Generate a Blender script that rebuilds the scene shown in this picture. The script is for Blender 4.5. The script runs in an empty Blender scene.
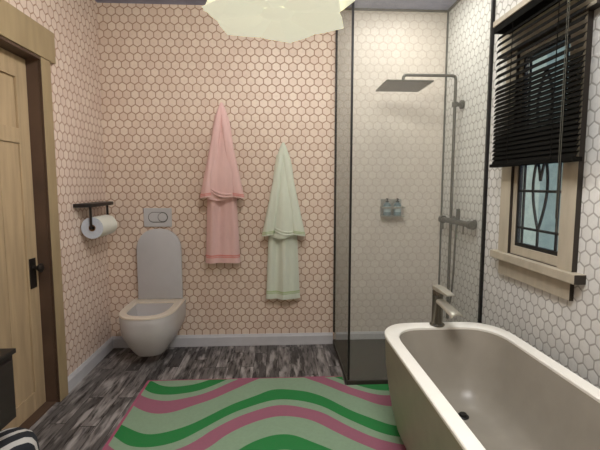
import bpy, bmesh, math, random
from mathutils import Vector, Matrix
random.seed(7)
PI = math.pi
sc = bpy.context.scene
C = sc.collection

# ------------------------------------------------------------------ camera
F, YAW, PITCH, ROLL, CH = 416.89, 0.0530, 0.0970, 0.0009, 1.3809
cd = bpy.data.cameras.new('camera'); cam = bpy.data.objects.new('camera', cd); C.objects.link(cam)
cd.sensor_fit = 'HORIZONTAL'; cd.sensor_width = 36; cd.lens = 36 * F / 600; cd.clip_start = 0.02
fw = Vector((math.sin(YAW) * math.cos(PITCH), math.cos(YAW) * math.cos(PITCH), -math.sin(PITCH)))
rt = Vector((math.cos(YAW), -math.sin(YAW), 0)); up = rt.cross(fw)
r2 = rt * math.cos(ROLL) + up * math.sin(ROLL); u2 = -rt * math.sin(ROLL) + up * math.cos(ROLL)
M = Matrix((r2, u2, -fw)).transposed().to_4x4(); M.translation = (0, 0, CH)
cam.matrix_world = M
sc.camera = cam

# ------------------------------------------------------------------ view, world, lights
sc.view_settings.view_transform = 'Standard'; sc.view_settings.look = 'None'
sc.view_settings.exposure = 0.0; sc.view_settings.gamma = 1; sc.view_settings.use_curve_mapping = False
w = bpy.data.worlds.new('sky'); sc.world = w; w.use_nodes = True
w.node_tree.nodes['Background'].inputs[0].default_value = (0.32, 0.45, 0.66, 1)
w.node_tree.nodes['Background'].inputs[1].default_value = 1.15

def area(name, loc, target, size, power, col, sy=None):
    l = bpy.data.lights.new(name, 'AREA'); l.size = size; l.energy = power; l.color = col
    if sy: l.shape = 'RECTANGLE'; l.size_y = sy
    o = bpy.data.objects.new(name, l); C.objects.link(o); o.location = loc
    o.rotation_euler = (Vector(target) - Vector(loc)).to_track_quat('-Z', 'Y').to_euler()
    return o
area('overhead_fill', (0.35, 0.85, 2.76), (0.35, 1.1, 0), 0.8, 46, (1.0, 0.975, 0.955))  # added fill lamp above the view, no fixture belongs to it
area('shower_light', (0.95, 3.0, 2.78), (0.95, 3.05, 0), 0.4, 8, (1.0, 0.97, 0.92))
pl = bpy.data.lights.new('pendant_bulb', 'POINT'); pl.energy = 40; pl.color = (1.0, 0.95, 0.86); pl.shadow_soft_size = 0.06
po_ = bpy.data.objects.new('pendant_bulb', pl); C.objects.link(po_); po_.location = (0.0, 1.89, 2.60)

sl_ = bpy.data.lights.new('sun', 'SUN'); sl_.energy = 1.1; sl_.angle = 0.05; sl_.color = (1.0, 0.95, 0.86)
sun = bpy.data.objects.new('sun', sl_); C.objects.link(sun); sun.location = (0, 8, 8)
sun.rotation_euler = Vector((0.35, -0.8, -0.5)).to_track_quat('-Z', 'Y').to_euler()

XL, XR, D, H, YF = -1.411, 1.406, 3.507, 2.80, -0.5

# ------------------------------------------------------------------ materials
class NT:
    def __init__(s, m): s.t = m.node_tree; s.n = s.t.nodes; s.l = s.t.links
    def new(s, typ, **kw):
        nd = s.n.new(typ)
        for k, v in kw.items(): setattr(nd, k, v)
        return nd
    def _in(s, sock, v):
        if hasattr(v, 'is_linked') or isinstance(v, bpy.types.NodeSocket): s.l.new(v, sock)
        else: sock.default_value = v
    def m(s, op, a, b=0.0, c=0.0):
        nd = s.new('ShaderNodeMath', operation=op)
        s._in(nd.inputs[0], a); s._in(nd.inputs[1], b); s._in(nd.inputs[2], c)
        return nd.outputs[0]
    def xyz(s, v):
        nd = s.new('ShaderNodeSeparateXYZ'); s.l.new(v, nd.inputs[0]); return nd.outputs
    def comb(s, a, b, c=0.0):
        nd = s.new('ShaderNodeCombineXYZ'); s._in(nd.inputs[0], a); s._in(nd.inputs[1], b); s._in(nd.inputs[2], c); return nd.outputs[0]
    def coord(s): return s.new('ShaderNodeTexCoord').outputs['Object']
    def mix(s, f, a, b):
        nd = s.new('ShaderNodeMix', data_type='RGBA'); s._in(nd.inputs[0], f)
        for i, v in ((6, a), (7, b)):
            if isinstance(v, tuple): nd.inputs[i].default_value = (*v[:3], 1)
            else: s.l.new(v, nd.inputs[i])
        return nd.outputs[2]
    def noise(s, v, sc_, det=2.0, rough=0.5):
        nd = s.new('ShaderNodeTexNoise'); nd.inputs['Scale'].default_value = sc_
        nd.inputs['Detail'].default_value = det; nd.inputs['Roughness'].default_value = rough
        s.l.new(v, nd.inputs['Vector']); return nd.outputs['Fac']
    def white(s, v):
        nd = s.new('ShaderNodeTexWhiteNoise', noise_dimensions='3D'); s.l.new(v, nd.inputs['Vector']); return nd.outputs['Value']
    def ramp(s, f, a, b):
        nd = s.new('ShaderNodeMapRange'); s._in(nd.inputs[0], f); nd.inputs[1].default_value = a; nd.inputs[2].default_value = b; return nd.outputs[0]

def lin(r, g, b):
    f = lambda c: (c / 255 / 12.92) if c / 255 <= 0.04045 else ((c / 255 + 0.055) / 1.055) ** 2.4
    return (f(r), f(g), f(b))

def mat(name, col, rough=0.5, metal=0.0, var=0.06, vscale=12, spec=0.5, stretch=None):
    m = bpy.data.materials.new(name); m.use_nodes = True; t = NT(m); b = t.n['Principled BSDF']
    v = t.coord()
    if stretch:
        mp = t.new('ShaderNodeMapping'); mp.inputs['Scale'].default_value = stretch; t.l.new(v, mp.inputs[0]); v = mp.outputs[0]
    nf = t.noise(v, vscale, 3)
    lo = tuple(c * (1 - var * 2) for c in col); hi = tuple(min(1, c * (1 + var * 2)) for c in col)
    t.l.new(t.mix(t.ramp(nf, 0.3, 0.7), lo, hi), b.inputs['Base Color'])
    b.inputs['Roughness'].default_value = rough; b.inputs['Metallic'].default_value = metal
    b.inputs['Specular IOR Level'].default_value = spec
    return m

def hexmat(name, axis, lo, hi, grout, u0=-1.371, v0=2.741, p=0.0645, rp=0.0580, gw=0.11, rough=0.4, quad=None):
    m = bpy.data.materials.new(name); m.use_nodes = True; t = NT(m); b = t.n['Principled BSDF']
    x = t.xyz(t.coord()); R3 = math.sqrt(3)
    u = t.m('DIVIDE', t.m('SUBTRACT', x[axis], u0), p)
    if quad:   # tile pitch widens slightly along this wall
        u = t.m('ADD', t.m('SUBTRACT', t.m('MULTIPLY', x[axis], quad[0]), t.m('MULTIPLY', t.m('MULTIPLY', x[axis], x[axis]), quad[1])), quad[2])
    v = t.m('MULTIPLY', t.m('DIVIDE', t.m('SUBTRACT', x[2], v0), rp), R3 / 2)
    def lat(ou, ov):
        cu = t.m('ADD', t.m('ROUND', t.m('SUBTRACT', u, ou)), ou)
        cv = t.m('ADD', t.m('MULTIPLY', t.m('ROUND', t.m('DIVIDE', t.m('SUBTRACT', v, ov), R3)), R3), ov)
        dx = t.m('ABSOLUTE', t.m('SUBTRACT', u, cu)); dy = t.m('ABSOLUTE', t.m('SUBTRACT', v, cv))
        return t.m('MAXIMUM', dx, t.m('ADD', t.m('MULTIPLY', dx, 0.5), t.m('MULTIPLY', dy, R3 / 2))), cu, cv
    ha, au, av = lat(0.0, 0.0); hb, bu, bv = lat(0.5, R3 / 2)
    sel = t.m('LESS_THAN', ha, hb)
    pick = lambda a, c: t.m('ADD', t.m('MULTIPLY', a, sel), t.m('MULTIPLY', c, t.m('SUBTRACT', 1.0, sel)))
    q = lambda s_: t.m('ROUND', t.m('MULTIPLY', s_, 20.0))
    idv = t.comb(q(pick(au, bu)), q(pick(av, bv)))
    h = t.m('MINIMUM', ha, hb)
    edge = t.ramp(h, 0.5 - gw / 2 - 0.03, 0.5 - gw / 2 + 0.03)
    rnd = t.white(idv)
    tile = t.mix(rnd, lo, hi)
    mott = t.noise(t.coord(), 45, 3)
    tile = t.mix(t.m('MULTIPLY', t.ramp(mott, 0.45, 0.8), 0.35), tile, tuple(c * 0.8 for c in lo))
    t.l.new(t.mix(edge, tile, grout), b.inputs['Base Color'])
    t._in(b.inputs['Roughness'], t.m('ADD', t.m('MULTIPLY', edge, 0.45), rough))
    bp = t.new('ShaderNodeBump'); bp.inputs['Strength'].default_value = 0.35; bp.inputs['Distance'].default_value = 0.003
    t.l.new(t.m('SUBTRACT', 1.0, edge), bp.inputs['Height']); t.l.new(bp.outputs[0], b.inputs['Normal'])
    b.inputs['Specular IOR Level'].default_value = 0.3
    return m

def plankmat(name):
    m = bpy.data.materials.new(name); m.use_nodes = True; t = NT(m); b = t.n['Principled BSDF']
    x = t.xyz(t.coord()); W_, L_ = 0.095, 0.72
    ui = t.m('FLOOR', t.m('DIVIDE', x[0], W_)); off = t.m('MULTIPLY', t.white(t.comb(ui, 3.0)), L_)
    vi = t.m('FLOOR', t.m('DIVIDE', t.m('ADD', x[1], off), L_))
    uf = t.m('FRACT', t.m('DIVIDE', x[0], W_)); vf = t.m('FRACT', t.m('DIVIDE', t.m('ADD', x[1], off), L_))
    r = t.white(t.comb(ui, vi)); r_2 = t.white(t.comb(ui, vi, 5.0))
    st = t.comb(t.m('MULTIPLY', x[0], 48.0), t.m('ADD', t.m('MULTIPLY', x[1], 6.0), t.m('MULTIPLY', r, 40.0)), r_2)
    g = t.noise(st, 1.0, 5, 0.65)
    g2 = t.noise(t.comb(t.m('MULTIPLY', x[0], 22.0), t.m('ADD', t.m('MULTIPLY', x[1], 4.0), t.m('MULTIPLY', r_2, 30.0)), r), 1.0, 3)
    base = t.mix(r, lin(70, 67, 66), lin(126, 121, 118))
    c = t.mix(t.ramp(g, 0.46, 0.66), base, lin(30, 27, 26))
    c = t.mix(t.m('MULTIPLY', t.ramp(g2, 0.5, 0.66), 0.75), c, lin(176, 171, 167))
    gap = t.m('MAXIMUM', t.m('LESS_THAN', uf, 0.025), t.m('LESS_THAN', vf, 0.006))
    t.l.new(t.mix(gap, c, lin(26, 22, 20)), b.inputs['Base Color'])
    b.inputs['Roughness'].default_value = 0.5; b.inputs['Specular IOR Level'].default_value = 0.3
    return m

def rugmat(name):
    m = bpy.data.materials.new(name); m.use_nodes = True; t = NT(m); b = t.n['Principled BSDF']
    co = t.coord(); x = t.xyz(co)
    wv = t.m('MULTIPLY', t.m('COSINE', t.m('MULTIPLY', t.m('SUBTRACT', x[0], 0.02), 2 * PI / 1.42)), 0.23)
    wob = t.m('MULTIPLY', t.m('SUBTRACT', t.noise(co, 2.2, 1), 0.5), 0.12)
    f = t.m('FRACT', t.m('DIVIDE', t.m('SUBTRACT', t.m('ADD', 2.46, t.m('ADD', wv, wob)), x[1]), 0.53))
    rp = t.new('ShaderNodeValToRGB'); rp.color_ramp.interpolation = 'CONSTANT'; e = rp.color_ramp.elements
    mint, green, pink = lin(140, 165, 138), lin(42, 128, 66), lin(158, 98, 118)
    e[0].position = 0; e[0].color = (*green, 1); e[1].position = 0.22; e[1].color = (*mint, 1)
    for ps, cc in ((0.36, pink), (0.61, mint)):
        k = e.new(ps); k.color = (*cc, 1)
    t.l.new(f, rp.inputs[0])
    nz = t.noise(co, 60, 3)
    ccol = t.mix(t.m('MULTIPLY', nz, 0.25), rp.outputs[0], lin(90, 100, 85))
    t.l.new(ccol, b.inputs['Base Color']); b.inputs['Roughness'].default_value = 0.95; b.inputs['Specular IOR Level'].default_value = 0.1
    return m

def stripemat(name):
    m = bpy.data.materials.new(name); m.use_nodes = True; t = NT(m); b = t.n['Principled BSDF']
    x = t.xyz(t.coord())
    f = t.m('FRACT', t.m('DIVIDE', t.m('ADD', t.m('MULTIPLY', x[0], 1.0), t.m('MULTIPLY', x[1], -0.7)), 0.085))
    t.l.new(t.mix(t.m('LESS_THAN', f, 0.36), lin(38, 42, 48), lin(205, 203, 198)), b.inputs['Base Color'])
    b.inputs['Roughness'].default_value = 0.9; return m

def glassmat(name, haze, col, gl=0.04):
    m = bpy.data.materials.new(name); m.use_nodes = True; t = NT(m); t.n.remove(t.n['Principled BSDF'])
    out = t.n['Material Output']
    tr = t.new('ShaderNodeBsdfTransparent'); tr.inputs[0].default_value = (0.97, 0.98, 0.97, 1)
    df = t.new('ShaderNodeBsdfDiffuse'); df.inputs[0].default_value = (*col, 1)
    gs = t.new('ShaderNodeBsdfGlossy'); gs.inputs[1 if 'Roughness' != gs.inputs[1].name else 1].default_value = 0.05
    m1 = t.new('ShaderNodeMixShader')
    nz = t.noise(t.coord(), 1.5, 2)
    t.l.new(t.m('ADD', haze - 0.02, t.m('MULTIPLY', nz, 0.04)), m1.inputs[0])
    t.l.new(tr.outputs[0], m1.inputs[1]); t.l.new(df.outputs[0], m1.inputs[2])
    m2 = t.new('ShaderNodeMixShader'); m2.inputs[0].default_value = gl
    t.l.new(m1.outputs[0], m2.inputs[1]); t.l.new(gs.outputs[0], m2.inputs[2])
    t.l.new(m2.outputs[0], out.inputs[0]); return m

def shademat(name):
    m = bpy.data.materials.new(name); m.use_nodes = True; t = NT(m); b = t.n['Principled BSDF']
    nz = t.noise(t.coord(), 6, 2)
    c = t.mix(nz, lin(238, 236, 212), lin(228, 228, 205))
    t.l.new(c, b.inputs['Base Color']); b.inputs['Roughness'].default_value = 0.7
    t.l.new(c, b.inputs['Emission Color']); b.inputs['Emission Strength'].default_value = 0.60
    return m

m_pink_back = hexmat('pink_hexagon_tile', 0, lin(221, 200, 182), lin(231, 214, 196), lin(172, 138, 115), rp=0.0583, quad=(14.55, 0.375, 20.65))
m_pink_side = hexmat('pink_hexagon_tile_side', 1, lin(221, 200, 185), lin(231, 214, 199), lin(172, 138, 117), rp=0.0583, u0=3.475)
m_pale = hexmat('pale_shower_tile', 0, lin(216, 206, 195), lin(222, 213, 202), lin(203, 191, 179), rp=0.0583, quad=(14.55, 0.375, 20.65))
m_white = hexmat('white_hexagon_tile', 1, lin(216, 215, 210), lin(225, 224, 219), lin(168, 165, 158), u0=1.785, v0=1.101)
m_floor = plankmat('weathered_grey_planks')
m_ceil = mat('blue_grey_paint', lin(150, 154, 178), 0.9)
m_base = mat('white_baseboard_paint', lin(196, 196, 198), 0.5, var=0.02)
m_plaster = mat('plain_plaster', lin(200, 185, 170), 0.9)
m_wood = mat('golden_oak', lin(180, 157, 124), 0.5, var=0.07, vscale=3, stretch=(8, 8, 0.8), spec=0.3)
m_case = mat('olive_tan_wood', lin(160, 141, 108), 0.55, var=0.05, vscale=3, stretch=(6, 6, 1.2), spec=0.3)
m_jamb = mat('shaded_jamb_brown', lin(84, 64, 50), 0.6, var=0.08, vscale=6)  # brownish wood with the shade of the reveal mixed into its colour
m_wcase = mat('pale_taupe_wood', lin(178, 169, 150), 0.5, var=0.05, vscale=4, stretch=(4, 4, 1.2), spec=0.3)
m_wdark = mat('brown_shaded_wood', lin(44, 37, 30), 0.6)  # painted-in shade on board ends and undersides; also the brown window reveal
m_lead = mat('black_leading', lin(12, 11, 10), 0.5)
m_black = mat('matt_black_metal', lin(34, 28, 25), 0.45, 0.3)
m_frame = mat('black_aluminium', lin(22, 20, 19), 0.4, 0.2)
m_blind = mat('black_wood_slat', lin(15, 14, 11), 0.9, spec=0.08, var=0.1, vscale=30, stretch=(1, .1, 1))
m_cord = mat('grey_cord', lin(74, 73, 62), 0.8)
m_shower = mat('brushed_bronze_grey', lin(84, 83, 74), 0.45, 0.35)
m_faucet = mat('dark_nickel', lin(112, 108, 98), 0.25, 0.85)
m_spout = mat('brushed_light_nickel', lin(186, 182, 168), 0.35, 0.6)
m_porc = mat('grey_white_porcelain', lin(198, 194, 192), 0.25, var=0.01)
m_seat = mat('cream_seat', lin(226, 214, 196), 0.35, var=0.01)
m_lid = mat('pale_grey_plastic', lin(196, 195, 196), 0.4, var=0.01)
m_bowl = mat('bowl_glaze', lin(172, 166, 160), 0.3, var=0.01)
m_tub = mat('shaded_tub_shell', lin(146, 141, 122), 0.4, var=0.03)  # shading of the tub sides put into the colour, darker than the rim
m_rim = mat('tub_rim_white', lin(240, 238, 228), 0.35, var=0.01)
m_basin = mat('shaded_basin_enamel', lin(148, 142, 130), 0.35, var=0.02)  # basin colour darkened for the shadow inside the tub
m_tray = mat('charcoal_stone', lin(52, 49, 42), 0.5, var=0.15, vscale=8, stretch=(1, 8, 1))
m_trim = mat('grey_edge_trim', lin(92, 92, 84), 0.5, 0.2)
m_rug = rugmat('wavy_rug'); m_rugedge = mat('rug_pink_edge', lin(160, 84, 108), 0.95)
m_stripe = stripemat('striped_fabric')
m_cab = mat('black_brown_wood', lin(40, 33, 30), 0.5, var=0.1, vscale=4, stretch=(1, 1, 6))
m_cab2 = mat('black_brown_edge', lin(28, 23, 21), 0.5)
m_paper = mat('tissue_paper', lin(226, 226, 214), 0.9, var=0.01)
m_pface = mat('tissue_paper_end', lin(196, 202, 212), 0.9, var=0.03, vscale=60)
m_core = mat('cardboard', lin(150, 110, 74), 0.9)
m_steel = mat('pale_steel', lin(168, 168, 160), 0.35, 0.5)
m_teal = mat('dusty_blue_bottle', lin(100, 124, 130), 0.3)
m_label = mat('pale_blue_label', lin(176, 196, 200), 0.5)
m_glass = glassmat('hazy_shower_glass', 0.07, lin(214, 208, 198), 0.008)
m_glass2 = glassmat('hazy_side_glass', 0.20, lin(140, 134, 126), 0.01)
m_wglass = glassmat('window_glass', 0.03, lin(170, 178, 176), 0.05)
m_shade = shademat('cream_paper_shade')
m_out = mat('grey_green_render', lin(222, 222, 190), 0.9)
m_ground = mat('outside_gravel', lin(120, 118, 105), 0.95)
def cloth(name, col):
    m = mat(name, col, 0.85, var=0.015, vscale=10, stretch=(5, 5, 1), spec=0.2)
    m.node_tree.nodes['Principled BSDF'].inputs['Sheen Weight'].default_value = 0.15
    return m
m_rp, m_rp2 = cloth('pink_towelling', lin(232, 194, 188)), cloth('deep_pink_band', lin(226, 150, 140))
m_rg, m_rg2 = cloth('sage_towelling', lin(214, 220, 202)), cloth('light_green_band', lin(186, 202, 156))
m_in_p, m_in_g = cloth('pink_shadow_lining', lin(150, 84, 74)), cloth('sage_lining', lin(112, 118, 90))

# ------------------------------------------------------------------ helpers
def bx(bm, x0, x1, y0, y1, z0, z1, bev=0.0):
    r = bmesh.ops.create_cube(bm, size=1.0)
    bmesh.ops.scale(bm, vec=(x1 - x0, y1 - y0, z1 - z0), verts=r['verts'])
    bmesh.ops.translate(bm, vec=((x0 + x1) / 2, (y0 + y1) / 2, (z0 + z1) / 2), verts=r['verts'])
    if bev > 0:
        es = list({e for v in r['verts'] for e in v.link_edges})
        bmesh.ops.bevel(bm, geom=es, offset=bev, segments=2, affect='EDGES', profile=0.5)
    return bm
def box(*a, **k): return bx(bmesh.new(), *a, **k)

def loft(bm, rings, cap0=True, cap1=True):
    vs = [[bm.verts.new(p) for p in r] for r in rings]
    n = len(rings[0])
    for a, b in zip(vs, vs[1:]):
        for i in range(n):
            bm.faces.new((a[i], a[(i + 1) % n], b[(i + 1) % n], b[i]))
    if cap0: bm.faces.new(list(reversed(vs[0])))
    if cap1: bm.faces.new(vs[-1])
    return bm

def tube(bm, pts, r, n=14, cap=True):
    P = [Vector(p) for p in pts]; rings = []; ref = None
    for i, p in enumerate(P):
        d = ((P[i] - P[i - 1]) if i == len(P) - 1 else (P[i + 1] - P[i]) if i == 0 else (P[i + 1] - P[i - 1])).normalized()
        if ref is None: ref = Vector((0, 0, 1)) if abs(d.z) < 0.9 else Vector((0, 1, 0))
        a = d.cross(ref).normalized(); b = a.cross(d).normalized(); ref = b
        rr = r[i] if isinstance(r, (list, tuple)) else r
        rings.append([p + a * math.cos(2 * PI * k / n) * rr + b * math.sin(2 * PI * k / n) * rr for k in range(n)])
    return loft(bm, rings, cap, cap)

def smoothpath(pts, n=8):
    P = [Vector(p) for p in pts]; P = [P[0]] + P + [P[-1]]; out = []
    for i in range(1, len(P) - 2):
        for k in range(n):
            t = k / n; a, b, c, d = P[i - 1], P[i], P[i + 1], P[i + 2]
            out.append(0.5 * ((2 * b) + (c - a) * t + (2 * a - 5 * b + 4 * c - d) * t * t + (-a + 3 * b - 3 * c + d) * t ** 3))
    return out + [P[-2]]

def arc_path(pts, rad=0.03, n=6):
    P = [Vector(p) for p in pts]; out = [P[0]]
    for i in range(1, len(P) - 1):
        a = (P[i - 1] - P[i]).normalized(); b = (P[i + 1] - P[i]).normalized()
        p0 = P[i] + a * rad; p1 = P[i] + b * rad
        for k in range(n + 1):
            t = k / n; out.append(p0 * (1 - t) ** 2 + P[i] * 2 * t * (1 - t) + p1 * t * t)
    return out + [P[-1]]

def obj(name, bm, m, parent=None, smooth=False, bevel=0, loc=None):
    bmesh.ops.recalc_face_normals(bm, faces=bm.faces)
    me = bpy.data.meshes.new(name); bm.to_mesh(me); bm.free()
    for mm in (m if isinstance(m, (list, tuple)) else [m]): me.materials.append(mm)
    o = bpy.data.objects.new(name, me); C.objects.link(o)
    if smooth:
        for p in me.polygons: p.use_smooth = True
        try:
            me.set_sharp_from_angle(angle=math.radians(40))
        except Exception: pass
    if bevel:
        b = o.modifiers.new('bevel', 'BEVEL'); b.width = bevel; b.segments = 2; b.limit_method = 'ANGLE'; b.angle_limit = math.radians(40)
    if parent:
        o.parent = parent
        o.location = -(Vector(parent.location) if parent.type == 'EMPTY' else Vector(parent['origin']) if 'origin' in parent else Vector((0, 0, 0)))
        if parent.type != 'EMPTY': o.location = (0, 0, 0)
    return o

def tag(o, label=None, cat=None, group=None, kind=None):
    if label: o['label'] = label
    if cat: o['category'] = cat
    if group: o['group'] = group
    if kind: o['kind'] = kind
    return o
def thing(name, loc, label=None, cat=None, group=None, kind=None):
    o = bpy.data.objects.new(name, None); C.objects.link(o); o.location = loc; o.empty_display_size = 0.1
    return tag(o, label, cat, group, kind)
def struct(name, bm, m, **k):
    return tag(obj(name, bm, m, **k), kind='structure')

# ------------------------------------------------------------------ room shell
T = 0.16
struct('floor', box(XL - T, XR + T, YF - T, D + T, -0.1, 0), m_floor)
struct('ceiling', box(XL - T, XR + T, YF - T, D + T, H, H + 0.1), m_ceil)
struct('wall_back', box(XL - T, 0.482, D, D + T, 0, H), m_pink_back)
struct('wall_back_shower', box(0.482, XR + T, D, D + T, 0, H), m_pale)
struct('wall_front', box(XL - T, XR + T, YF - T, YF, 0, H), m_plaster)
DY0, DY1, DZ = 1.86, 2.625, 2.126           # door opening
bm = bmesh.new()
bx(bm, XL - T, XL, YF, DY0, 0, H); bx(bm, XL - T, XL, DY1, D, 0, H); bx(bm, XL - T, XL, DY0, DY1, DZ, H)
struct('wall_left', bm, m_pink_side)
WY0, WY1, WZ0, WZ1 = 1.90, 2.46, 0.955, 2.20   # window opening
bm = bmesh.new()
bx(bm, XR, XR + 0.05, YF, WY0, 0, H); bx(bm, XR, XR + 0.05, WY1, D, 0, H)
bx(bm, XR, XR + 0.05, WY0, WY1, 0, WZ0); bx(bm, XR, XR + 0.05, WY0, WY1, WZ1, H)
struct('wall_right', bm, m_white)

def baseboard(name, x0, x1, y0, y1, axis, wall, hgt=0.098, z0=0.0):
    # small profiled board along one wall: thin top lip
    bm = bmesh.new()
    prof = [(0, z0), (0.018, z0), (0.018, z0 + (hgt - z0) * 0.78), (0.012, z0 + (hgt - z0) * 0.9), (0.008, hgt), (0, hgt)]
    def pt(a, d, z): return (a, wall - d, z) if axis == 'x' else ((wall + d if wall < 0 else wall - d), a, z)
    a0, a1 = (x0, x1) if axis == 'x' else (y0, y1)
    loft(bm, [[pt(a0, d, z) for d, z in prof], [pt(a1, d, z) for d, z in prof]])
    return struct(name, bm, m_base)
baseboard('baseboard_back', XL, 0.472, 0, 0, 'x', D)
baseboard('baseboard_left', 0, 0, 2.71, D - 0.018, 'y', XL)
baseboard('baseboard_right', 0, 0, YF, 2.73, 'y', XR)
baseboard('baseboard_shower', 0.5, XR, 0, 0, 'x', D, hgt=0.1, z0=0.036)

# thin dark edge trims in the shower corner and along its ceiling
struct('trim_1', box(XR - 0.012, XR, D - 0.012, D, 0.1, H - 0.012), m_trim)
struct('trim_2', box(0.49, XR, D - 0.014, D, H - 0.014, H), m_trim)
struct('trim_3', box(XR - 0.014, XR, 2.80, D - 0.014, H - 0.014, H), m_trim)

# ------------------------------------------------------------------ door
door = thing('door_1', (XL, DY0, 0), kind='structure')
door['label'] = 'tan panelled wooden door with dark knob in the left wall'
cx = XL + 0.025
obj('casing', box(XL, cx, 2.61, 2.712, 0, DZ, bev=0.003), m_case, door)
obj('casing', box(XL, cx, DY0 - 0.09, DY0 + 0.012, 0, DZ, bev=0.003), m_case, door)
obj('header', box(XL, cx + 0.006, DY0 - 0.13, 2.766, DZ, DZ + 0.185, bev=0.003), m_case, door)
xd = -1.475
obj('jamb', box(xd - 0.05, cx - 0.003, 2.61, 2.6245, 0, DZ - 0.001), m_jamb, door)
obj('jamb', box(xd - 0.05, cx - 0.003, DY0 + 0.001, DY0 + 0.015, 0, DZ - 0.001), m_jamb, door)
obj('jamb', box(xd - 0.05, cx - 0.003, DY0 + 0.015, 2.61, DZ - 0.016, DZ - 0.001), m_jamb, door)
leafy0, leafy1 = DY0 + 0.017, 2.608
leaf = obj('door_leaf', box(xd - 0.04, xd - 0.014, leafy0, leafy1, 0.008, DZ - 0.018), m_wood, door)
sy = 2.505; sy0 = leafy0 + 0.1
obj('stile', box(xd - 0.014, xd, sy, leafy1, 0.008, DZ - 0.018, bev=0.002), m_wood, leaf)
obj('stile', box(xd - 0.014, xd, leafy0, sy0, 0.008, DZ - 0.018, bev=0.002), m_wood, leaf)
obj('rail', box(xd - 0.014, xd, sy0, sy, 1.985, DZ - 0.018, bev=0.002), m_wood, leaf)
obj('rail', box(xd - 0.014, xd, sy0, sy, 1.615, 1.70, bev=0.002), m_wood, leaf)
obj('rail', box(xd - 0.014, xd, sy0, sy, 0.008, 0.125, bev=0.002), m_wood, leaf)
bm = bmesh.new()
npl = 3
for k in range(npl):
    a = sy0 + (sy - sy0) * k / npl; b = sy0 + (sy - sy0) * (k + 1) / npl
    bx(bm, xd - 0.014, xd - 0.009, a + 0.0025, b - 0.0025, 0.126, 1.614, bev=0.0015)
obj('plank_panel', bm, m_wood, leaf)
kp = obj('knob_plate', box(xd, xd + 0.006, 2.517, 2.580, 0.757, 0.938, bev=0.002), m_black, leaf)
bm = bmesh.new()
prof = [(0, 0.014), (0.012, 0.011), (0.022, 0.011), (0.03, 0.022), (0.038, 0.028), (0.047, 0.026), (0.053, 0.018), (0.056, 0.004)]
loft(bm, [[(xd + 0.006 + d, 2.552 + r * math.cos(2 * PI * k / 20), 0.880 + r * math.sin(2 * PI * k / 20)) for k in range(20)] for d, r in prof])
obj('knob', bm, m_black, kp, smooth=True)
obj('threshold', box(XL - 0.14, XL - 0.002, DY0 + 0.016, 2.609, 0, 0.006), m_jamb, door)

# ------------------------------------------------------------------ window
win = thing('window_1', (XR, WY0, 0), kind='structure')
win['label'] = 'leaded glass window in pale taupe frame on the white tiled wall'
wx = 1.378
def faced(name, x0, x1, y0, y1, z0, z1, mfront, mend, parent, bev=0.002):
    """board whose end faces (towards -Y/+Y) and underside are coloured darker to stand in for shade"""
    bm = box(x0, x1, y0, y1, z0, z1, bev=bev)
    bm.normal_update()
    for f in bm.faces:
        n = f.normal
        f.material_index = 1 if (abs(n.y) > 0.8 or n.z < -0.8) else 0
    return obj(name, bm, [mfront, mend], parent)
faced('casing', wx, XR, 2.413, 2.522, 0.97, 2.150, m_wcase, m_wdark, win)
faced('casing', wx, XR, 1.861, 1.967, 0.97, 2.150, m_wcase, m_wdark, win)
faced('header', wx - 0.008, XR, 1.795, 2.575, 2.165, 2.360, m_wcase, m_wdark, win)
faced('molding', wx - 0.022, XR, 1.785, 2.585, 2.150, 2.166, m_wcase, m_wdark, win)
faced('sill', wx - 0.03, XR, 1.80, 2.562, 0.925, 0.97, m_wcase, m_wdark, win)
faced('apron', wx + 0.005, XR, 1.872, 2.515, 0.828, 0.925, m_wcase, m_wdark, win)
jy0, jy1 = 1.967, 2.413
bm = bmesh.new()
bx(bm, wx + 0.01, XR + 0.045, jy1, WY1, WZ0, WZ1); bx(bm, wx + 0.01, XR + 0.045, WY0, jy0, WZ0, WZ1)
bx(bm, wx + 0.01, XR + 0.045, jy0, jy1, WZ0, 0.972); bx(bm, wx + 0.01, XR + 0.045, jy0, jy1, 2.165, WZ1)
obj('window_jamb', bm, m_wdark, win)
sx0, sx1 = XR - 0.010, XR + 0.025
bm = bmesh.new()
bx(bm, sx0, sx1, jy0, jy0 + 0.02, 0.972, 2.165); bx(bm, sx0, sx1, jy1 - 0.03, jy1, 0.972, 2.165)
bx(bm, sx0, sx1, jy0 + 0.02, jy1 - 0.03, 0.972, 1.022); bx(bm, sx0, sx1, jy0 + 0.02, jy1 - 0.03, 2.115, 2.165)
sash = obj('sash', bm, m_wcase, win, bevel=0.002)
gy0, gy1, gz0, gz1 = jy0 + 0.02, jy1 - 0.03, 1.022, 2.115
bm = bmesh.new(); gx = sx0 + 0.008
for a in ((gy0, gy0 + 0.012, gz0, gz1), (gy1 - 0.018, gy1, gz0, gz1)):
    bx(bm, gx, gx + 0.02, *a)
bx(bm, gx, gx + 0.02, gy0 + .012, gy1 - .018, gz0, gz0 + 0.022); bx(bm, gx, gx + 0.02, gy0 + .012, gy1 - .018, gz1 - 0.03, gz1)
obj('glazing_frame', bm, m_lead, win)
bm = bmesh.new(); lx = gx + 0.008
yc = (gy0 + gy1) / 2
def bar(pts, r=0.0075): tube(bm, pts, r, 8)
for yy in (gy0 + 0.045, gy1 - 0.055): bar([(lx, yy, gz0), (lx, yy, gz1)])
for zz in (gz0 + 0.11, 1.345, gz1 - 0.12): bar([(lx, gy0, zz), (lx, gy1, zz)])
zb, zt = gz0 + 0.11, 1.62
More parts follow.
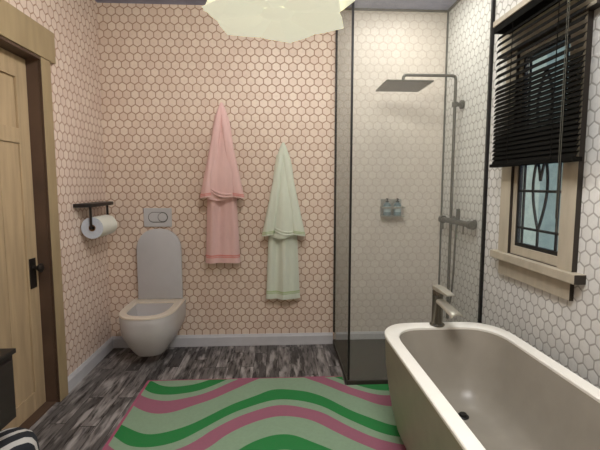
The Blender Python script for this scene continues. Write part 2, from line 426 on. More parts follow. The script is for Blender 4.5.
for s in (1, -1):
    bar([(lx, yc + s * 0.062 * math.sin(PI * k / 16), zb + (zt - zb) * k / 16) for k in range(17)])
    bar([(lx, yc + s * 0.062 * math.sin(PI * k / 16), 1.62 + (gz1 - 0.12 - 1.62) * k / 16) for k in range(17)])
    bar([(lx, yc + s * 0.055 * k / 10, 1.40 + 0.18 * (k / 10) ** 0.8) for k in range(11)])
bar([(lx, yc, gz0), (lx, yc, zb)])
obj('leading', bm, m_lead, win, smooth=True)
obj('glass_pane', box(gx + 0.0015, gx + 0.0045, gy0, gy1, gz0, gz1), m_wglass, win)

# outside: a rendered neighbouring wall beyond the far side of the window, and ground
struct('wall_neighbour', box(2.6, 2.85, 4.03, 9.0, -3.0, 5.0), m_out)
struct('ground_outside', box(XR + T + 0.01, 8, -6, 9.5, -3.15, -3.0), m_ground)

# ------------------------------------------------------------------ blind
bl = thing('venetian_blind', (1.306, 2.14, 2.30), 'black slatted venetian blind half lowered over the leaded window', 'blind')
by0, by1 = 1.772, 2.492
obj('headrail', box(1.276, wx - 0.0085, by0 - 0.004, 2.49, 2.262, 2.300, bev=0.002), m_blind, bl)
obj('headrail_cap', box(1.270, wx - 0.0085, by0 - 0.012, 2.496, 2.300, 2.332, bev=0.003), m_wcase, bl)
def slat_me(hw=0.0155, tilt=math.radians(56)):
    bm = bmesh.new(); prof = []
    for k in range(7):
        t = -1 + 2 * k / 6; prof.append((t * hw, 0.003 * (1 - t * t)))
    prof2 = [(a, b - 0.0022) for a, b in reversed(prof)]
    c, s = math.cos(tilt), math.sin(tilt)
    P = [(a * c - b * s, a * s + b * c) for a, b in prof + prof2]
    loft(bm, [[(x, by0 - 2.14, z) for x, z in P], [(x, by1 - 2.14, z) for x, z in P]])
    bmesh.ops.recalc_face_normals(bm, faces=bm.faces)
    me = bpy.data.meshes.new('slat'); bm.to_mesh(me); bm.free(); me.materials.append(m_blind); return me
sme = slat_me()
zs = []; z = 2.238
while z > 1.965: zs.append(z); z -= 0.0365
while z > 1.515: zs.append(z); z -= 0.0238
for z in zs:
    o = bpy.data.objects.new('slat', sme); C.objects.link(o); o.parent = bl; o.location = (0, 0, z - 2.30)
obj('bottom_rail', box(1.282, 1.330, by0, by1, 1.483, 1.503, bev=0.003), m_blind, bl)
for yy in (1.915, 2.295):
    bm = bmesh.new(); tube(bm, [(1.279, yy, 2.262), (1.279, yy, 1.50)], 0.0022, 8); obj('ladder_cord', bm, m_blind, bl)
for dy in (0.0, 0.012):
    bm = bmesh.new(); tube(bm, [(1.272, 1.836 + dy, 2.275), (1.272, 1.832 + dy, 1.19 + dy * 3)], 0.0014, 8); obj('pull_cord', bm, m_cord, bl)
bm = bmesh.new(); tube(bm, [(1.272, 1.832, 1.19), (1.272, 1.832, 1.165)], [0.003, 0.0055], 10); obj('cord_weight', bm, m_cord, bl, smooth=True)

# ------------------------------------------------------------------ shower enclosure
YS, XS = 2.748, 0.482
tray = obj('shower_tray', box(XS - 0.012, XR - 0.019, YS - 0.015, D, 0.0, 0.036, bev=0.004), m_tray)
tag(tray, 'low charcoal shower floor tray in the back right corner', 'shower tray')
enc = thing('shower_screen', (XS, YS, 0.036), 'tall black-framed hazy glass shower screen from floor to ceiling', 'shower screen')
obj('corner_post', box(XS - 0.007, XS + 0.007, YS - 0.007, YS + 0.007, 0.036, H), m_frame, enc)
obj('wall_channel', box(XS - 0.008, XS + 0.008, D - 0.018, D, 0.105, H - 0.001), m_frame, enc)
obj('wall_channel', box(XR - 0.020, XR, YS - 0.010, YS + 0.010, 0.1, H), m_frame, enc)
obj('top_rail', box(XS + 0.01, XR - 0.02, YS - 0.008, YS + 0.008, H - 0.02, H), m_frame, enc)
obj('top_rail', box(XS - 0.008, XS + 0.008, YS + 0.01, D - 0.018, H - 0.02, H), m_frame, enc)
obj('front_glass', box(XS + 0.007, XR - 0.02, YS - 0.003, YS + 0.003, 0.037, H - 0.02), m_glass, enc)
obj('side_glass', box(XS - 0.003, XS + 0.003, YS + 0.01, D - 0.0185, 0.037, H - 0.02), m_glass2, enc)

# shower fitting
sh = thing('shower_fitting', (1.342, 3.165, 0.3), 'dark grey wall shower with square rain head, riser pipe and hose', 'shower')
bm = bmesh.new(); tube(bm, arc_path([(0.94, 3.165, 2.118), (0.94, 3.165, 2.196), (1.342, 3.165, 2.196), (1.342, 3.165, 0.32)], 0.03), 0.0115, 16)
obj('riser_pipe', bm, m_shower, sh, smooth=True)
bm = box(0.768, 1.108, 2.985, 3.318, 2.106, 2.118, bev=0.002); obj('rain_head', bm, m_shower, sh)
bm = bmesh.new(); tube(bm, [(0.94, 3.165, 2.117), (0.94, 3.165, 2.134)], [0.022, 0.014], 16); obj('head_joint', bm, m_shower, sh, smooth=True)
def disc(bm, c, axis, r, h, n=24):
    c = Vector(c); a = Vector(axis).normalized(); tube(bm, [c, c + a * (h - 0.003), c + a * h], [r, r, r * 0.88], n)
bm = bmesh.new(); tube(bm, [(1.33, 3.165, 1.985), (XR - 0.012, 3.165, 1.985)], 0.016, 16); disc(bm, (XR - 0.001, 3.165, 1.985), (-1, 0, 0), 0.034, 0.02)
bx(bm, 1.324, 1.360, 3.147, 3.183, 1.966, 2.004, bev=0.004)
obj('wall_bracket', bm, m_shower, sh, smooth=True)
bm = bmesh.new(); tube(bm, [(1.342, 3.305, 1.100), (1.342, 2.845, 1.100)], 0.021, 18)
obj('mixer_bar', bm, m_shower, sh, smooth=True)
for y0_, y1_ in ((3.305, 3.345), (2.845, 2.795)):
    bm = bmesh.new(); tube(bm, [(1.342, y0_, 1.100), (1.342, y1_, 1.100)], 0.031, 22); obj('mixer_knob', bm, m_shower, sh, smooth=True, bevel=0.003)
for yy in (3.245, 2.89):
    bm = bmesh.new(); tube(bm, [(1.355, yy, 1.100), (XR - 0.01, yy, 1.100)], 0.016, 14); disc(bm, (XR - 0.001, yy, 1.100), (-1, 0, 0), 0.032, 0.012)
    obj('wall_union', bm, m_shower, sh, smooth=True)
    bm = bmesh.new(); tube(bm, [(1.342, yy + (0.07 if yy > 3 else 0.05), 1.09), (1.342, yy + (0.07 if yy > 3 else 0.05), 1.02)], 0.006, 10); obj('lever', bm, m_shower, sh, smooth=True)
bm = bmesh.new(); tube(bm, [(1.342, 3.035, 1.12), (1.342, 3.035, 1.20)], 0.014, 14); obj('hand_shower_holder', bm, m_shower, sh, smooth=True)
bm = bmesh.new(); tube(bm, smoothpath([(1.335, 3.035, 1.08), (1.320, 3.02, 0.95), (1.318, 3.025, 0.75), (1.318, 3.05, 0.55), (1.325, 3.11, 0.42), (1.335, 3.155, 0.38)]), 0.0075, 10)
obj('hose', bm, m_shower, sh, smooth=True)

# bottle caddy + two bottles
cad = thing('wall_caddy', (0.963, D, 1.12), 'small pale metal caddy on shower back wall holding two pump bottles', 'caddy')
obj('back_plate', box(0.872, 1.05, D - 0.006, D, 1.12, 1.258, bev=0.002), m_steel, cad)
obj('shelf', box(0.868, 1.058, D - 0.085, D - 0.006, 1.113, 1.121, bev=0.002), m_steel, cad)
bm = bmesh.new()
bx(bm, 0.868, 1.058, D - 0.085, D - 0.079, 1.182, 1.196); bx(bm, 0.868, 0.873, D - 0.079, D - 0.006, 1.182, 1.196); bx(bm, 1.053, 1.058, D - 0.079, D - 0.006, 1.182, 1.196)
obj('guard_rail', bm, m_steel, cad)
for i, bxp in enumerate((0.918, 1.006)):
    b = thing('pump_bottle', (bxp, D - 0.043, 1.1212), ['left of the two blue-grey pump bottles in the shower caddy', 'right of the two blue-grey pump bottles in the shower caddy'][i], 'bottle', 'pump bottles in the shower caddy')
    def lathe(prof, n=20):
        bm = bmesh.new()
        return loft(bm, [[(bxp + r * math.cos(2 * PI * k / n), D - 0.043 + r * math.sin(2 * PI * k / n), 1.1212 + z_) for k in range(n)] for z_, r in prof])
    obj('bottle_body', lathe([(0, 0.029), (0.003, 0.032), (0.088, 0.032), (0.103, 0.024), (0.108, 0.012), (0.114, 0.012)]), m_teal, b, smooth=True)
    bm = bmesh.new(); n = 20
    rr = []
    for z_ in (0.03, 0.078):
        rr.append([(bxp + 0.0325 * math.cos(PI + 0.5 + (PI - 1.0) * k / n), D - 0.043 + 0.0325 * math.sin(PI + 0.5 + (PI - 1.0) * k / n), 1.1212 + z_) for k in range(n + 1)])
    vv = [[bm.verts.new(p) for p in r] for r in rr]
    for k in range(n): bm.faces.new((vv[0][k], vv[0][k + 1], vv[1][k + 1], vv[1][k]))
    obj('bottle_label', bm, m_label, b, smooth=True)
    bm = lathe([(0.114, 0.014), (0.122, 0.014), (0.123, 0.005), (0.136, 0.005), (0.137, 0.009), (0.144, 0.009)], 14)
    tube(bm, [(bxp, D - 0.045, 1.1212 + 0.14), (bxp, D - 0.071, 1.1212 + 0.136)], 0.0035, 8)
    obj('pump', bm, m_frame, b, smooth=True)

# ------------------------------------------------------------------ toilet
TX = -0.992; YB = D
def ushape(cx_, hw, yb, yf, z, n=28, ry=None, dx=0.0, p=2.7):
    """straight back and sides, rounded front (towards -Y)"""
    ry = ry if ry else min(hw * 1.45, (yb - yf) * 0.75); pts = []
    ym = yf + ry
    for k in range(5): pts.append((cx_ - hw + 2 * hw * k / 5, yb, z))
    for k in range(4): pts.append((cx_ + hw, yb + (ym - yb) * k / 4, z))
    for k in range(n + 1):
        a = PI * k / n
        cxx, sy_ = math.cos(a), math.sin(a)
        pts.append((cx_ + hw * math.copysign(abs(cxx) ** (2 / p), cxx), ym - ry * abs(sy_) ** (2 / p), z))
    for k in range(1, 4): pts.append((cx_ - hw, ym + (yb - ym) * k / 4, z))
    return pts
toi = thing('toilet', (TX, 3.4, 0), 'pale grey wall toilet with raised rounded lid beside the left corner', 'toilet')
bm = bmesh.new()
lv = [(0.085, 0.085, 3.13, 0.0), (0.088, 0.112, 3.09, 0), (0.12, 0.135, 3.06, 0), (0.17, 0.164, 3.03, 0), (0.215, 0.186, 3.002, 0), (0.26, 0.202, 2.978, 0), (0.31, 0.207, 2.965, 0), (0.36, 0.208, 2.96, 0), (0.405, 0.208, 2.957, 0), (0.412, 0.205, 2.961, 0)]
rings = [ushape(TX, hw, YB - (0.019 if z < 0.11 else 0.001), yf, z) for z, hw, yf, _ in lv]
hole = lambda z, s: ushape(TX - 0.005, 0.160 * s, 3.37 - (1 - s) * 0.12, 3.015 + (1 - s) * 0.2, z)
rings += [hole(0.412, 1.0), hole(0.38, 0.97), hole(0.32, 0.88), hole(0.26, 0.7), hole(0.22, 0.4)]
loft(bm, rings); obj('bowl', bm, m_porc, toi, smooth=True)
bm = bmesh.new()
o_, i_ = (lambda z, e=0: ushape(TX, 0.209 - e, 3.50, 2.955 + e, z)), (lambda z, e=0: ushape(TX - 0.003, 0.153 + e, 3.385, 3.012 - e, z))
r_ = [o_(0.413), o_(0.424), o_(0.428, 0.004), i_(0.428, 0.003), i_(0.424), i_(0.413)]
loft(bm, r_ + [r_[0]], False, False); bmesh.ops.remove_doubles(bm, verts=bm.verts, dist=1e-5)
obj('seat', bm, m_seat, toi, smooth=True)
bm = bmesh.new()
LXC = TX + 0.012
def lidring(y, e):
    pts = []; hw = 0.180 - e; zt, zb_ = 1.018 - e, 0.432 + e; rz = 0.19
    for k in range(25):
        a = PI * k / 24; pts.append((LXC - hw * math.copysign(abs(math.cos(a)) ** 0.87, math.cos(a)), y, zt - rz + (rz) * math.sin(a) ** 0.87))
    pts += [(LXC + hw, y, zb_ + (zt - rz - zb_) * .5), (LXC + hw, y, zb_), (LXC, y, zb_), (LXC - hw, y, zb_), (LXC - hw, y, zb_ + (zt - rz - zb_) * .5)]
    return pts
loft(bm, [lidring(3.448, 0.006), lidring(3.452, 0), lidring(3.472, 0), lidring(3.476, 0.006)])
obj('lid', bm, m_lid, toi, smooth=True)
for s in (-1, 1):
    bm = bmesh.new(); tube(bm, [(TX + s * 0.08 - 0.02, 3.462, 0.432), (TX + s * 0.08 + 0.02, 3.462, 0.432)], 0.008, 12); obj('hinge', bm, m_lid, toi, smooth=True)

fp = thing('flush_plate', (-0.995, D, 1.107), 'white rectangular dual flush plate on pink tiles above the toilet', 'flush plate')
obj('plate', box(-1.108, -0.880, D - 0.012, D, 1.030, 1.186, bev=0.004), m_lid, fp)
def stadium(bm, xc, w_, h_, y0, y1, z0):
    def ring(y, e):
        pts = []
        for s in (1, -1):
            for k in range(13):
                a = -PI / 2 + PI * k / 12
                pts.append((xc + s * (w_ / 2 - h_ / 2) + s * (h_ / 2 - e) * math.cos(a), y, z0 + s * (h_ / 2 - e) * math.sin(a)))
        return pts
    return loft(bm, [ring(y0, 0), ring(y1, 0), ring(y1 - 0.002, 0.003)])
obj('button_surround', stadium(bmesh.new(), -0.99, 0.160, 0.086, D - 0.012, D - 0.0145, 1.11), m_trim, fp)
obj('large_button', stadium(bmesh.new(), -0.99, 0.152, 0.078, D - 0.0145, D - 0.0175, 1.11), m_lid, fp)
obj('small_button_ring', stadium(bmesh.new(), -0.951, 0.0795, 0.079, D - 0.0175, D - 0.0195, 1.11), m_trim, fp)
obj('small_button', stadium(bmesh.new(), -0.951, 0.071, 0.070, D - 0.0195, D - 0.0225, 1.11), m_lid, fp)

# ------------------------------------------------------------------ toilet paper holder
tp = thing('toilet_paper_holder', (XL, 3.08, 1.23), 'dark wooden shelf and bracket toilet paper holder on left wall', 'toilet paper holder')
pl_ = [(XL, 2.95), (-1.385, 2.952), (-1.335, 2.965), (-1.303, 3.00), (-1.297, 3.06), (-1.297, 3.32), (-1.303, 3.385), (-1.33, 3.41), (XL, 3.415)]
bm = loft(bmesh.new(), [[(x, y, 1.220) for x, y in pl_], [(x, y, 1.245) for x, y in pl_]]); obj('shelf', bm, m_black, tp, bevel=0.002)
RC = (-1.324, 1.070)
for yy in (3.018, 3.312):
    bm = bmesh.new(); tube(bm, arc_path([(RC[0], yy, 1.222), (RC[0], yy, 1.13), (RC[0], yy, 1.072)], 0.02), 0.0085, 12); obj('bracket_arm', bm, m_black, tp, smooth=True)
bm = bmesh.new(); tube(bm, [(RC[0], 3.011, RC[1]), (RC[0], 3.319, RC[1])], 0.010, 14); obj('spindle', bm, m_black, tp, smooth=True)
roll = thing('toilet_paper_roll', (RC[0], 3.16, RC[1]), 'roll of white toilet paper hanging on the dark holder', 'toilet paper')
def cyl_y(r0, y0, r1, y1, n=40): return [[(RC[0] + r * math.cos(2 * PI * k / n), y, RC[1] + r * math.sin(2 * PI * k / n)) for k in range(n)] for r, y in ((r0, y0), (r1, y1))]
RR = 0.077
bm = bmesh.new(); rings = cyl_y(RR, 3.032, RR, 3.295) + cyl_y(0.024, 3.295, 0.024, 3.032)
rings = [rings[0], rings[1], rings[2], rings[3], rings[0]]
loft(bm, rings, False, False); bmesh.ops.remove_doubles(bm, verts=bm.verts, dist=1e-5)
bm.normal_update()
for f in bm.faces:
    if abs(f.normal.y) > 0.8: f.material_index = 1
obj('paper', bm, [m_paper, m_pface], roll, smooth=True)
bm = bmesh.new(); rings = cyl_y(0.0235, 3.03, 0.0235, 3.297) + cyl_y(0.0205, 3.297, 0.0205, 3.03)
loft(bm, rings + [rings[0]], False, False); bmesh.ops.remove_doubles(bm, verts=bm.verts, dist=1e-5)
obj('cardboard_core', bm, m_core, roll, smooth=True)

# ------------------------------------------------------------------ robes
def robe(name_label, cxr, zt, zh, zbm, mm, band, lining, seed):
    rnd = random.Random(seed); ph = [rnd.uniform(0, 6) for _ in range(6)]
    yw = D - 0.006
    R = thing('bathrobe', (cxr, D, zt), name_label, 'bathrobe', 'bathrobes on the back wall')
    N = 72
    def ring(cx_, w_, dp, z, amp, yc=None, zfun=None, seedo=0.0, kf=34):
        yc = yc if yc is not None else yw - dp / 2
        pts = []
        for k in range(N):
            a = 2 * PI * k / N; ca, sa = math.cos(a), math.sin(a)
            xx = cx_ + w_ / 2 * math.copysign(abs(ca) ** 0.85, ca)
            fold = 0.0
            if sa < 0: fold = amp * (math.sin(kf * (xx - cxr) / max(w_, .05) * 0.42 + ph[0] + seedo) + 0.5 * math.sin(kf * (xx - cxr) / max(w_, .05) * 0.8 + ph[1] + seedo * 2)) * abs(sa) ** 0.7
            yy = yc + dp / 2 * math.copysign(abs(sa) ** 0.8, sa) + fold
            zz = z + (zfun(xx) if zfun else 0)
            pts.append((xx, min(yy, yw + 0.002), zz))
        return pts
    # hook behind the collar
    bm = bmesh.new(); tube(bm, [(cxr, D, zt - 0.03), (cxr, D - 0.03, zt - 0.03), (cxr, D - 0.036, zt - 0.012)], 0.006, 10); disc(bm, (cxr, D, zt - 0.03), (0, -1, 0), 0.014, 0.005)
    hk = tag(obj('wall_hook', bm, m_black, None, smooth=True), name_label.split(' ')[0] + ' robe wall hook, dark metal, behind the collar of that robe', 'hook', 'hooks behind the robes')
    # skirt / inner layer
    Hs = zh - zbm
    rings = []
    n = 14
    for k in range(n + 1):
        t = k / n; z = zt - 0.10 - t * (zt - 0.10 - zbm)
        wdt = 0.10 + 0.13 * min(1, t / 0.45) ** 0.9 + 0.055 * max(0, (t - 0.45)) / 0.55
        if k == n: wdt += 0.004
        rings.append(ring(cxr - 0.006, wdt, 0.055 + 0.035 * t, z, 0.019 * min(1, t * 2), seedo=0.4 * t, kf=22))
    bm = bmesh.new(); loft(bm, rings)
    sk = obj('skirt', bm, mm, R, smooth=True)
    for zc, hh in ((zbm + 0.062, 0.006), (zbm + 0.048, 0.004)):
        bm = bmesh.new(); t = 1 - (zc - zbm) / (zt - 0.10 - zbm)
        wdt = 0.23 + 0.055 * max(0, (t - 0.45)) / 0.55 + 0.004
        loft(bm, [ring(cxr - 0.006, wdt, 0.0945, zz, 0.019, yc=yw - 0.0435, seedo=0.4 * t, kf=22) for zz in (zc - hh, zc + hh)])
        obj('hem_band', bm, band, sk, smooth=True)
    # upper drape: pointed hood/back falling to the waist
    Lu = zt - zh
    zf = lambda x: -0.022 * math.cos((x - cxr) * 16 + 0.5) 
    rings = []
    for k in range(17):
        t = k / 16; z = zt - t * (Lu + 0.004)
        wdt = 0.020 + 0.115 * min(1, t / 0.22) ** 0.8 * 0.62 + 0.185 * t ** 0.9
        wdt = min(wdt, 0.262)
        rings.append(ring(cxr, wdt, 0.045 + 0.075 * min(1, t * 1.3), z, 0.010 * min(1, t * 2.5), zfun=(lambda x, t=t: zf(x) * t ** 4), seedo=0.7 * t, kf=18))
    bm = bmesh.new(); loft(bm, rings)
    ud = obj('upper_drape', bm, mm, R, smooth=True)
    # sleeves on both sides
    for s in (-1, 1):
        rings = []
        for k in range(15):
            t = k / 14
            xc = cxr + s * (0.018 + 0.108 * t ** 1.05); z = zt - 0.10 - t * (Lu - 0.10)
            wdt = 0.052 + 0.058 * t; dp = 0.06 + 0.045 * t
            rings.append(ring(xc, wdt, dp, z, 0.004 * t, yc=yw - 0.052 - 0.022 * t, zfun=(lambda x, t=t, s=s, xc=xc: -t * 0.15 * s * (x - xc)), seedo=1.3 * s, kf=16))
        bm = bmesh.new(); loft(bm, rings, True, False)
        # inner lining face slightly up the sleeve
        bmesh.ops.recalc_face_normals(bm, faces=bm.faces)
        sl = obj('sleeve', bm, mm, R, smooth=True)
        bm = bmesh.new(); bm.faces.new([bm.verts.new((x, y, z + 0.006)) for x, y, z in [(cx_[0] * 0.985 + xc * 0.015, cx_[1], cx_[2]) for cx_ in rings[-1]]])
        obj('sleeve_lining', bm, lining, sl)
        for dz in (0.030, 0.018):
            t = 1 - dz / (Lu - 0.10); xc2 = cxr + s * (0.018 + 0.108 * t); z = zt - 0.10 - t * (Lu - 0.10)
            bm = bmesh.new()
            loft(bm, [ring(xc2, 0.052 + 0.058 * t + 0.003, 0.105 + 0.003, z + e, 0.004, yc=yw - 0.0735, zfun=(lambda x, s=s, xc=xc2: -0.15 * s * (x - xc)), seedo=1.3 * s, kf=16) for e in (-0.0035, 0.0035)])
            obj('cuff_band', bm, band, sl, smooth=True)
    # draped fold crossing the front at the waist
    for off, a0 in ((0.0, 0.0), (0.022, 0.4)):
        pts = []
        for k in range(15):
            t = k / 14
            pts.append((cxr - 0.085 + 0.175 * t, yw - 0.111 - 0.016 * math.sin(PI * t), zh + 0.075 + off - 0.085 * math.sin(PI * (0.10 + 0.52 * t)) + 0.02 * t))
        bm = bmesh.new(); tube(bm, pts, [0.003 + 0.008 * math.sin(PI * k / 14) for k in range(15)], 12); obj('waist_fold', bm, mm, ud, smooth=True)
    return R
robe('pink bathrobe with rose trim hanging higher, on the left', -0.452, 2.035, 1.275, 0.735, m_rp, m_rp2, m_in_p, 3)
robe('sage green bathrobe with pale green trim hanging lower, on the right', 0.046, 1.722, 0.965, 0.425, m_rg, m_rg2, m_in_g, 5)

# ------------------------------------------------------------------ pendant lamp
LX, LY = 0.0, 1.89
lamp = thing('pendant_lamp', (LX, LY, 2.1), 'large cream folded-petal pendant lamp hanging from the ceiling', 'lamp')
def petal(bm, az, rt_, zt_, rin, zin, rm, zm, half, th=0.0025, curve=0.02):
    """kite shaped folded petal: inner end, two side corners, outer tip"""
    nU, nV = 8, 10
    def pos(u, v):   # u -1..1 across, v 0..1 outward
        if v < 0.72:
            tt = v / 0.72; wd = half * (0.32 + 0.68 * tt); r = rin + (rm - rin) * tt; z = zin + (zm - zin) * tt
        else:
            tt = (v - 0.72) / 0.28; wd = half * (1 - tt); r = rm + (rt_ - rm) * tt; z = zm + (zt_ - zm) * tt
        z += -curve * (1 - abs(u)) * math.sin(PI * v)
        c, s = math.cos(az), math.sin(az)
        return Vector((LX + c * r - s * wd * u, LY + s * r + c * wd * u, z))
    g = [[[bm.verts.new(pos(-1 + 2 * i / nU, j / nV) + Vector((0, 0, k * th))) for i in range(nU + 1)] for j in range(nV + 1)] for k in (0, 1)]
    for k in (0, 1):
        for j in range(nV):
            for i in range(nU): bm.faces.new((g[k][j][i], g[k][j][i + 1], g[k][j + 1][i + 1], g[k][j + 1][i]))
    for j in range(nV):
        for i in (0, nU): bm.faces.new((g[0][j][i], g[0][j + 1][i], g[1][j + 1][i], g[1][j][i]))
    for i in range(nU):
        for j in (0, nV): bm.faces.new((g[0][j][i], g[0][j][i + 1], g[1][j][i + 1], g[1][j][i]))
    bmesh.ops.remove_doubles(bm, verts=bm.verts, dist=1e-5)
for tier, (zt_, rt_, zin, rin, off) in enumerate(((2.098, 0.322, 2.125, 0.03, 78), (2.150, 0.335, 2.18, 0.06, 48), (2.24, 0.33, 2.29, 0.06, 78), (2.34, 0.27, 2.40, 0.05, 48))):
    for k in range(6):
        az = math.radians(off + 60 * k)
        bm = bmesh.new()
        rm = rt_ * math.cos(PI / 6) ** 2; half = rt_ * math.cos(PI / 6) * 0.5 * 0.975
        petal(bm, az, rt_, zt_, rin, zin, rm, zt_ + 0.004, half)
        obj('petal', bm, m_shade, lamp)
bm = bmesh.new(); tube(bm, [(LX, LY, 2.11), (LX, LY, 2.45)], 0.028, 18); obj('lamp_core', bm, m_shade, lamp, smooth=True)
bm = bmesh.new(); loft(bm, [[(LX + r * math.cos(2 * PI * k / 24), LY + r * math.sin(2 * PI * k / 24), z_) for k in range(24)] for z_, r in ((2.106, 0.01), (2.108, 0.05), (2.116, 0.075), (2.124, 0.06))])
obj('finial_cap', bm, m_shade, lamp, smooth=True)
bm = bmesh.new(); tube(bm, [(LX, LY, 2.45), (LX, LY, H - 0.02)], 0.004, 10); obj('cable', bm, m_frame, lamp, smooth=True)
bm = bmesh.new(); tube(bm, [(LX, LY, H - 0.028), (LX, LY, H)], [0.05, 0.055], 24); obj('ceiling_rose', bm, m_rim, lamp, smooth=True)

# ------------------------------------------------------------------ bathtub
tub = thing('bathtub', (0.915, 1.43, 0), 'large freestanding bathtub with white rim and shade-darkened shell beside the window wall', 'bathtub')
bX0, bX1, bY0, bY1 = 0.567, 1.262, 0.50, 2.322
def tubring(e, z, rx=0.20, ry=0.24, e_far=None, ex=None):
    ex = e if ex is None else ex
    x0, x1, y0, y1 = bX0 + ex, bX1 - ex, bY0 + e, bY1 - (e if e_far is None else e_far)
    rx = min(rx, (x1 - x0) / 2); pts = []; n = 10
    for (cx_, cy_, a0) in ((x1 - rx, y1 - ry, 0), (x0 + rx, y1 - ry, PI / 2), (x0 + rx, y0 + ry, PI), (x1 - rx, y0 + ry, 1.5 * PI)):
        for k in range(n + 1):
            a = a0 + PI / 2 * k / n; c, s = math.cos(a), math.sin(a)
            pts.append((cx_ + rx * math.copysign(abs(c) ** 0.86, c), cy_ + ry * math.copysign(abs(s) ** 0.86, s), z))
    return pts
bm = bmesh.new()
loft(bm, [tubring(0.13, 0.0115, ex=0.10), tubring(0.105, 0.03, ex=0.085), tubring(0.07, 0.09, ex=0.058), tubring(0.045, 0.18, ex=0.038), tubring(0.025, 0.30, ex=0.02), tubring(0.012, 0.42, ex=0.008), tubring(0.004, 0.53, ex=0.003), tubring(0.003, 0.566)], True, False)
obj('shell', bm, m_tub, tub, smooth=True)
bm = bmesh.new()
ri = dict(ex=0.058)
rr = [tubring(0.0, 0.5665), tubring(0.0, 0.578), tubring(0.004, 0.582), tubring(0.080, 0.582, 0.17, 0.22, ex=0.058), tubring(0.085, 0.578, 0.17, 0.22, ex=0.062), tubring(0.085, 0.5665, 0.17, 0.22, ex=0.062)]
loft(bm, rr + [rr[0]], False, False); bmesh.ops.remove_doubles(bm, verts=bm.verts, dist=1e-5)
obj('rim', bm, m_rim, tub, smooth=True)
bm = bmesh.new()
loft(bm, [tubring(0.084, 0.567, 0.17, 0.22, ex=0.061), tubring(0.10, 0.50, 0.17, 0.22, ex=0.075), tubring(0.13, 0.38, 0.17, 0.22, ex=0.10), tubring(0.17, 0.27, 0.17, 0.22, ex=0.13), tubring(0.21, 0.215, 0.15, 0.2, ex=0.165), tubring(0.27, 0.195, 0.12, 0.15, ex=0.22), tubring(0.45, 0.19, 0.06, 0.08, ex=0.30)], False, True)
obj('basin', bm, m_basin, tub, smooth=True)
bm = bmesh.new(); disc(bm, (0.945, 1.99, 0.1945), (0, 0, 1), 0.03, 0.006); disc(bm, (0.945, 1.99, 0.2), (0, 0, 1), 0.019, 0.012)
obj('drain', bm, m_frame, tub, smooth=True)

# faucet on the far rim
fx, fy, fz = 0.905, 2.272, 0.583
fa = thing('tub_faucet', (fx, fy, fz), 'dark nickel single lever faucet standing on the far rim of the tub', 'faucet')
bm = bmesh.new()
loft(bm, [[(fx + r * math.cos(2 * PI * k / 28), fy + r * math.sin(2 * PI * k / 28), fz + z_) for k in range(28)] for z_, r in ((0, 0.041), (0.006, 0.042), (0.010, 0.038), (0.012, 0.031), (0.165, 0.030), (0.17, 0.031), (0.172, 0.029), (0.176, 0.029), (0.178, 0.031), (0.198, 0.031), (0.205, 0.028))])
obj('body', bm, m_faucet, fa, smooth=True)
def spin(bm, deg): bmesh.ops.rotate(bm, verts=bm.verts, cent=(fx, fy, 0), matrix=Matrix.Rotation(math.radians(deg), 3, 'Z'))
bm = bmesh.new(); rings = []
# open flared trough spout towards the bather
for k in range(13):
    t = k / 12; yy = fy - 0.022 - 0.155 * t; zc = fz + 0.142 - 0.030 * t - 0.015 * t * t; hw = 0.027 + 0.010 * t; hh = 0.020
    q = []
    for j in range(13):
        a = PI * j / 12; q.append((fx + hw * math.cos(a), yy, zc + hh * math.sin(a)))
    for j in range(13):
        a = PI - PI * j / 12; q.append((fx + (hw - 0.004) * math.cos(a), yy, zc - 0.005 * (1 - t) + (hh - 0.005 - 0.0) * math.sin(a) - 0.003))
    rings.append(q)
loft(bm, rings); spin(bm, 13); obj('spout', bm, m_spout, fa, smooth=True)
bm = bmesh.new()
loft(bm, [[(fx - 0.026, fy + 0.025, fz + 0.206), (fx + 0.026, fy + 0.025, fz + 0.206), (fx + 0.026, fy + 0.025, fz + 0.228), (fx - 0.026, fy + 0.025, fz + 0.228)],
          [(fx - 0.028, fy - 0.03, fz + 0.200), (fx + 0.028, fy - 0.03, fz + 0.200), (fx + 0.028, fy - 0.03, fz + 0.226), (fx - 0.028, fy - 0.03, fz + 0.226)],
          [(fx - 0.022, fy - 0.12, fz + 0.196), (fx + 0.022, fy - 0.12, fz + 0.196), (fx + 0.022, fy - 0.12, fz + 0.206), (fx - 0.022, fy - 0.12, fz + 0.206)]])
spin(bm, 12); obj('lever', bm, m_spout, fa, bevel=0.004)

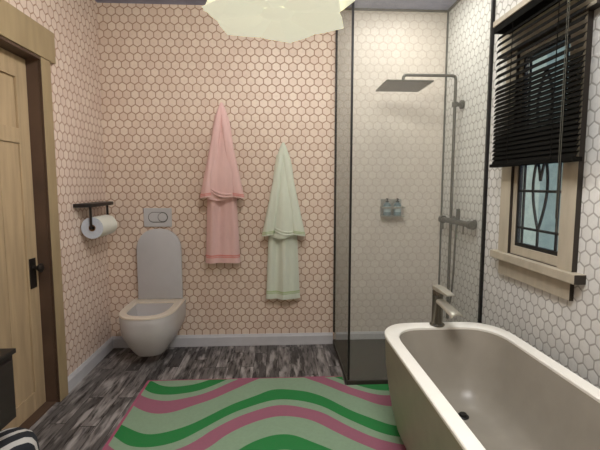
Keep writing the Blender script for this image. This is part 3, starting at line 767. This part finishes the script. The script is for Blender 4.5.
# ------------------------------------------------------------------ rug
def prism(bm, poly, z0, z1):
    return loft(bm, [[(x, y, z0) for x, y in poly], [(x, y, z1) for x, y in poly]])
rug = thing('rug', (-0.2, 2.0, 0), 'large wavy patterned green, pink and mint rug on the wooden floor', 'rug')
RX0, RX1, RY0, RY1 = -0.918, 1.02, 0.9, 2.862
XN, YN = 0.455, 2.722
inn = [(RX0 + 0.018, RY0 + .018), (RX1 - .018, RY0 + .018), (RX1 - 0.018, YN - 0.002), (XN - 0.0, YN - 0.002), (XN - 0.0, RY1 - 0.014), (RX0 + 0.018, RY1 - 0.014)]
out_ = [(RX0, RY0), (RX1, RY0), (RX1, YN), (XN + 0.002, YN), (XN + 0.002, RY1), (RX0, RY1)]
obj('pile', prism(bmesh.new(), inn, 0.0, 0.011), m_rug, rug)
bm = bmesh.new(); rr = [[(x, y, 0.0) for x, y in out_], [(x, y, 0.009) for x, y in out_], [(x, y, 0.009) for x, y in inn], [(x, y, 0.0) for x, y in inn]]
loft(bm, rr + [rr[0]], False, False); bmesh.ops.remove_doubles(bm, verts=bm.verts, dist=1e-5)
obj('border', bm, m_rugedge, rug)

# ------------------------------------------------------------------ cabinet and striped pouf at the left edge
cab = thing('vanity_cabinet', (-1.30, 1.4, 0.30), 'black-brown wall-hung cabinet at the left edge in front of the door', 'cabinet')
cxf, cy1, cz0, cz1 = -1.15, 1.832, 0.35, 0.665
obj('body', box(XL, cxf - 0.018, 1.10, cy1 - 0.001, cz0, cz1 - 0.02), m_cab, cab)
obj('top', box(XL, cxf, 1.09, cy1, cz1 - 0.02, cz1, bev=0.002), m_cab2, cab)
dr = obj('drawer', box(cxf - 0.018, cxf, 1.12, cy1 - 0.03, cz0 + 0.02, cz1 - 0.04, bev=0.003), m_cab, cab)
bm = bmesh.new(); tube(bm, arc_path([(cxf, 1.38, 0.53), (cxf + 0.025, 1.38, 0.53), (cxf + 0.025, 1.54, 0.53), (cxf, 1.54, 0.53)], 0.008), 0.005, 10); obj('handle', bm, m_frame, dr, smooth=True)

px_, py_, pr_, phh = -1.258, 1.885, 0.128, 0.225
bm = bmesh.new(); rings = []
for z_, r in ((0, 0.86), (0.015, 0.95), (0.06, 1.0), (0.12, 1.0), (0.17, 0.95), (0.20, 0.84), (0.218, 0.66), (0.227, 0.4), (0.230, 0.12)):
    rings.append([(pr_ * r * (1 + 0.015 * math.cos(9 * 2 * PI * k / 45)) * math.cos(2 * PI * k / 45), pr_ * r * (1 + 0.015 * math.cos(9 * 2 * PI * k / 45)) * math.sin(2 * PI * k / 45), z_) for k in range(45)])
loft(bm, rings)
po = obj('striped_pouf', bm, m_stripe, None, smooth=True); po.location = (px_, py_, 0)
tag(po, 'small round dark and white striped pouf on the floor at the lower left', 'pouf')
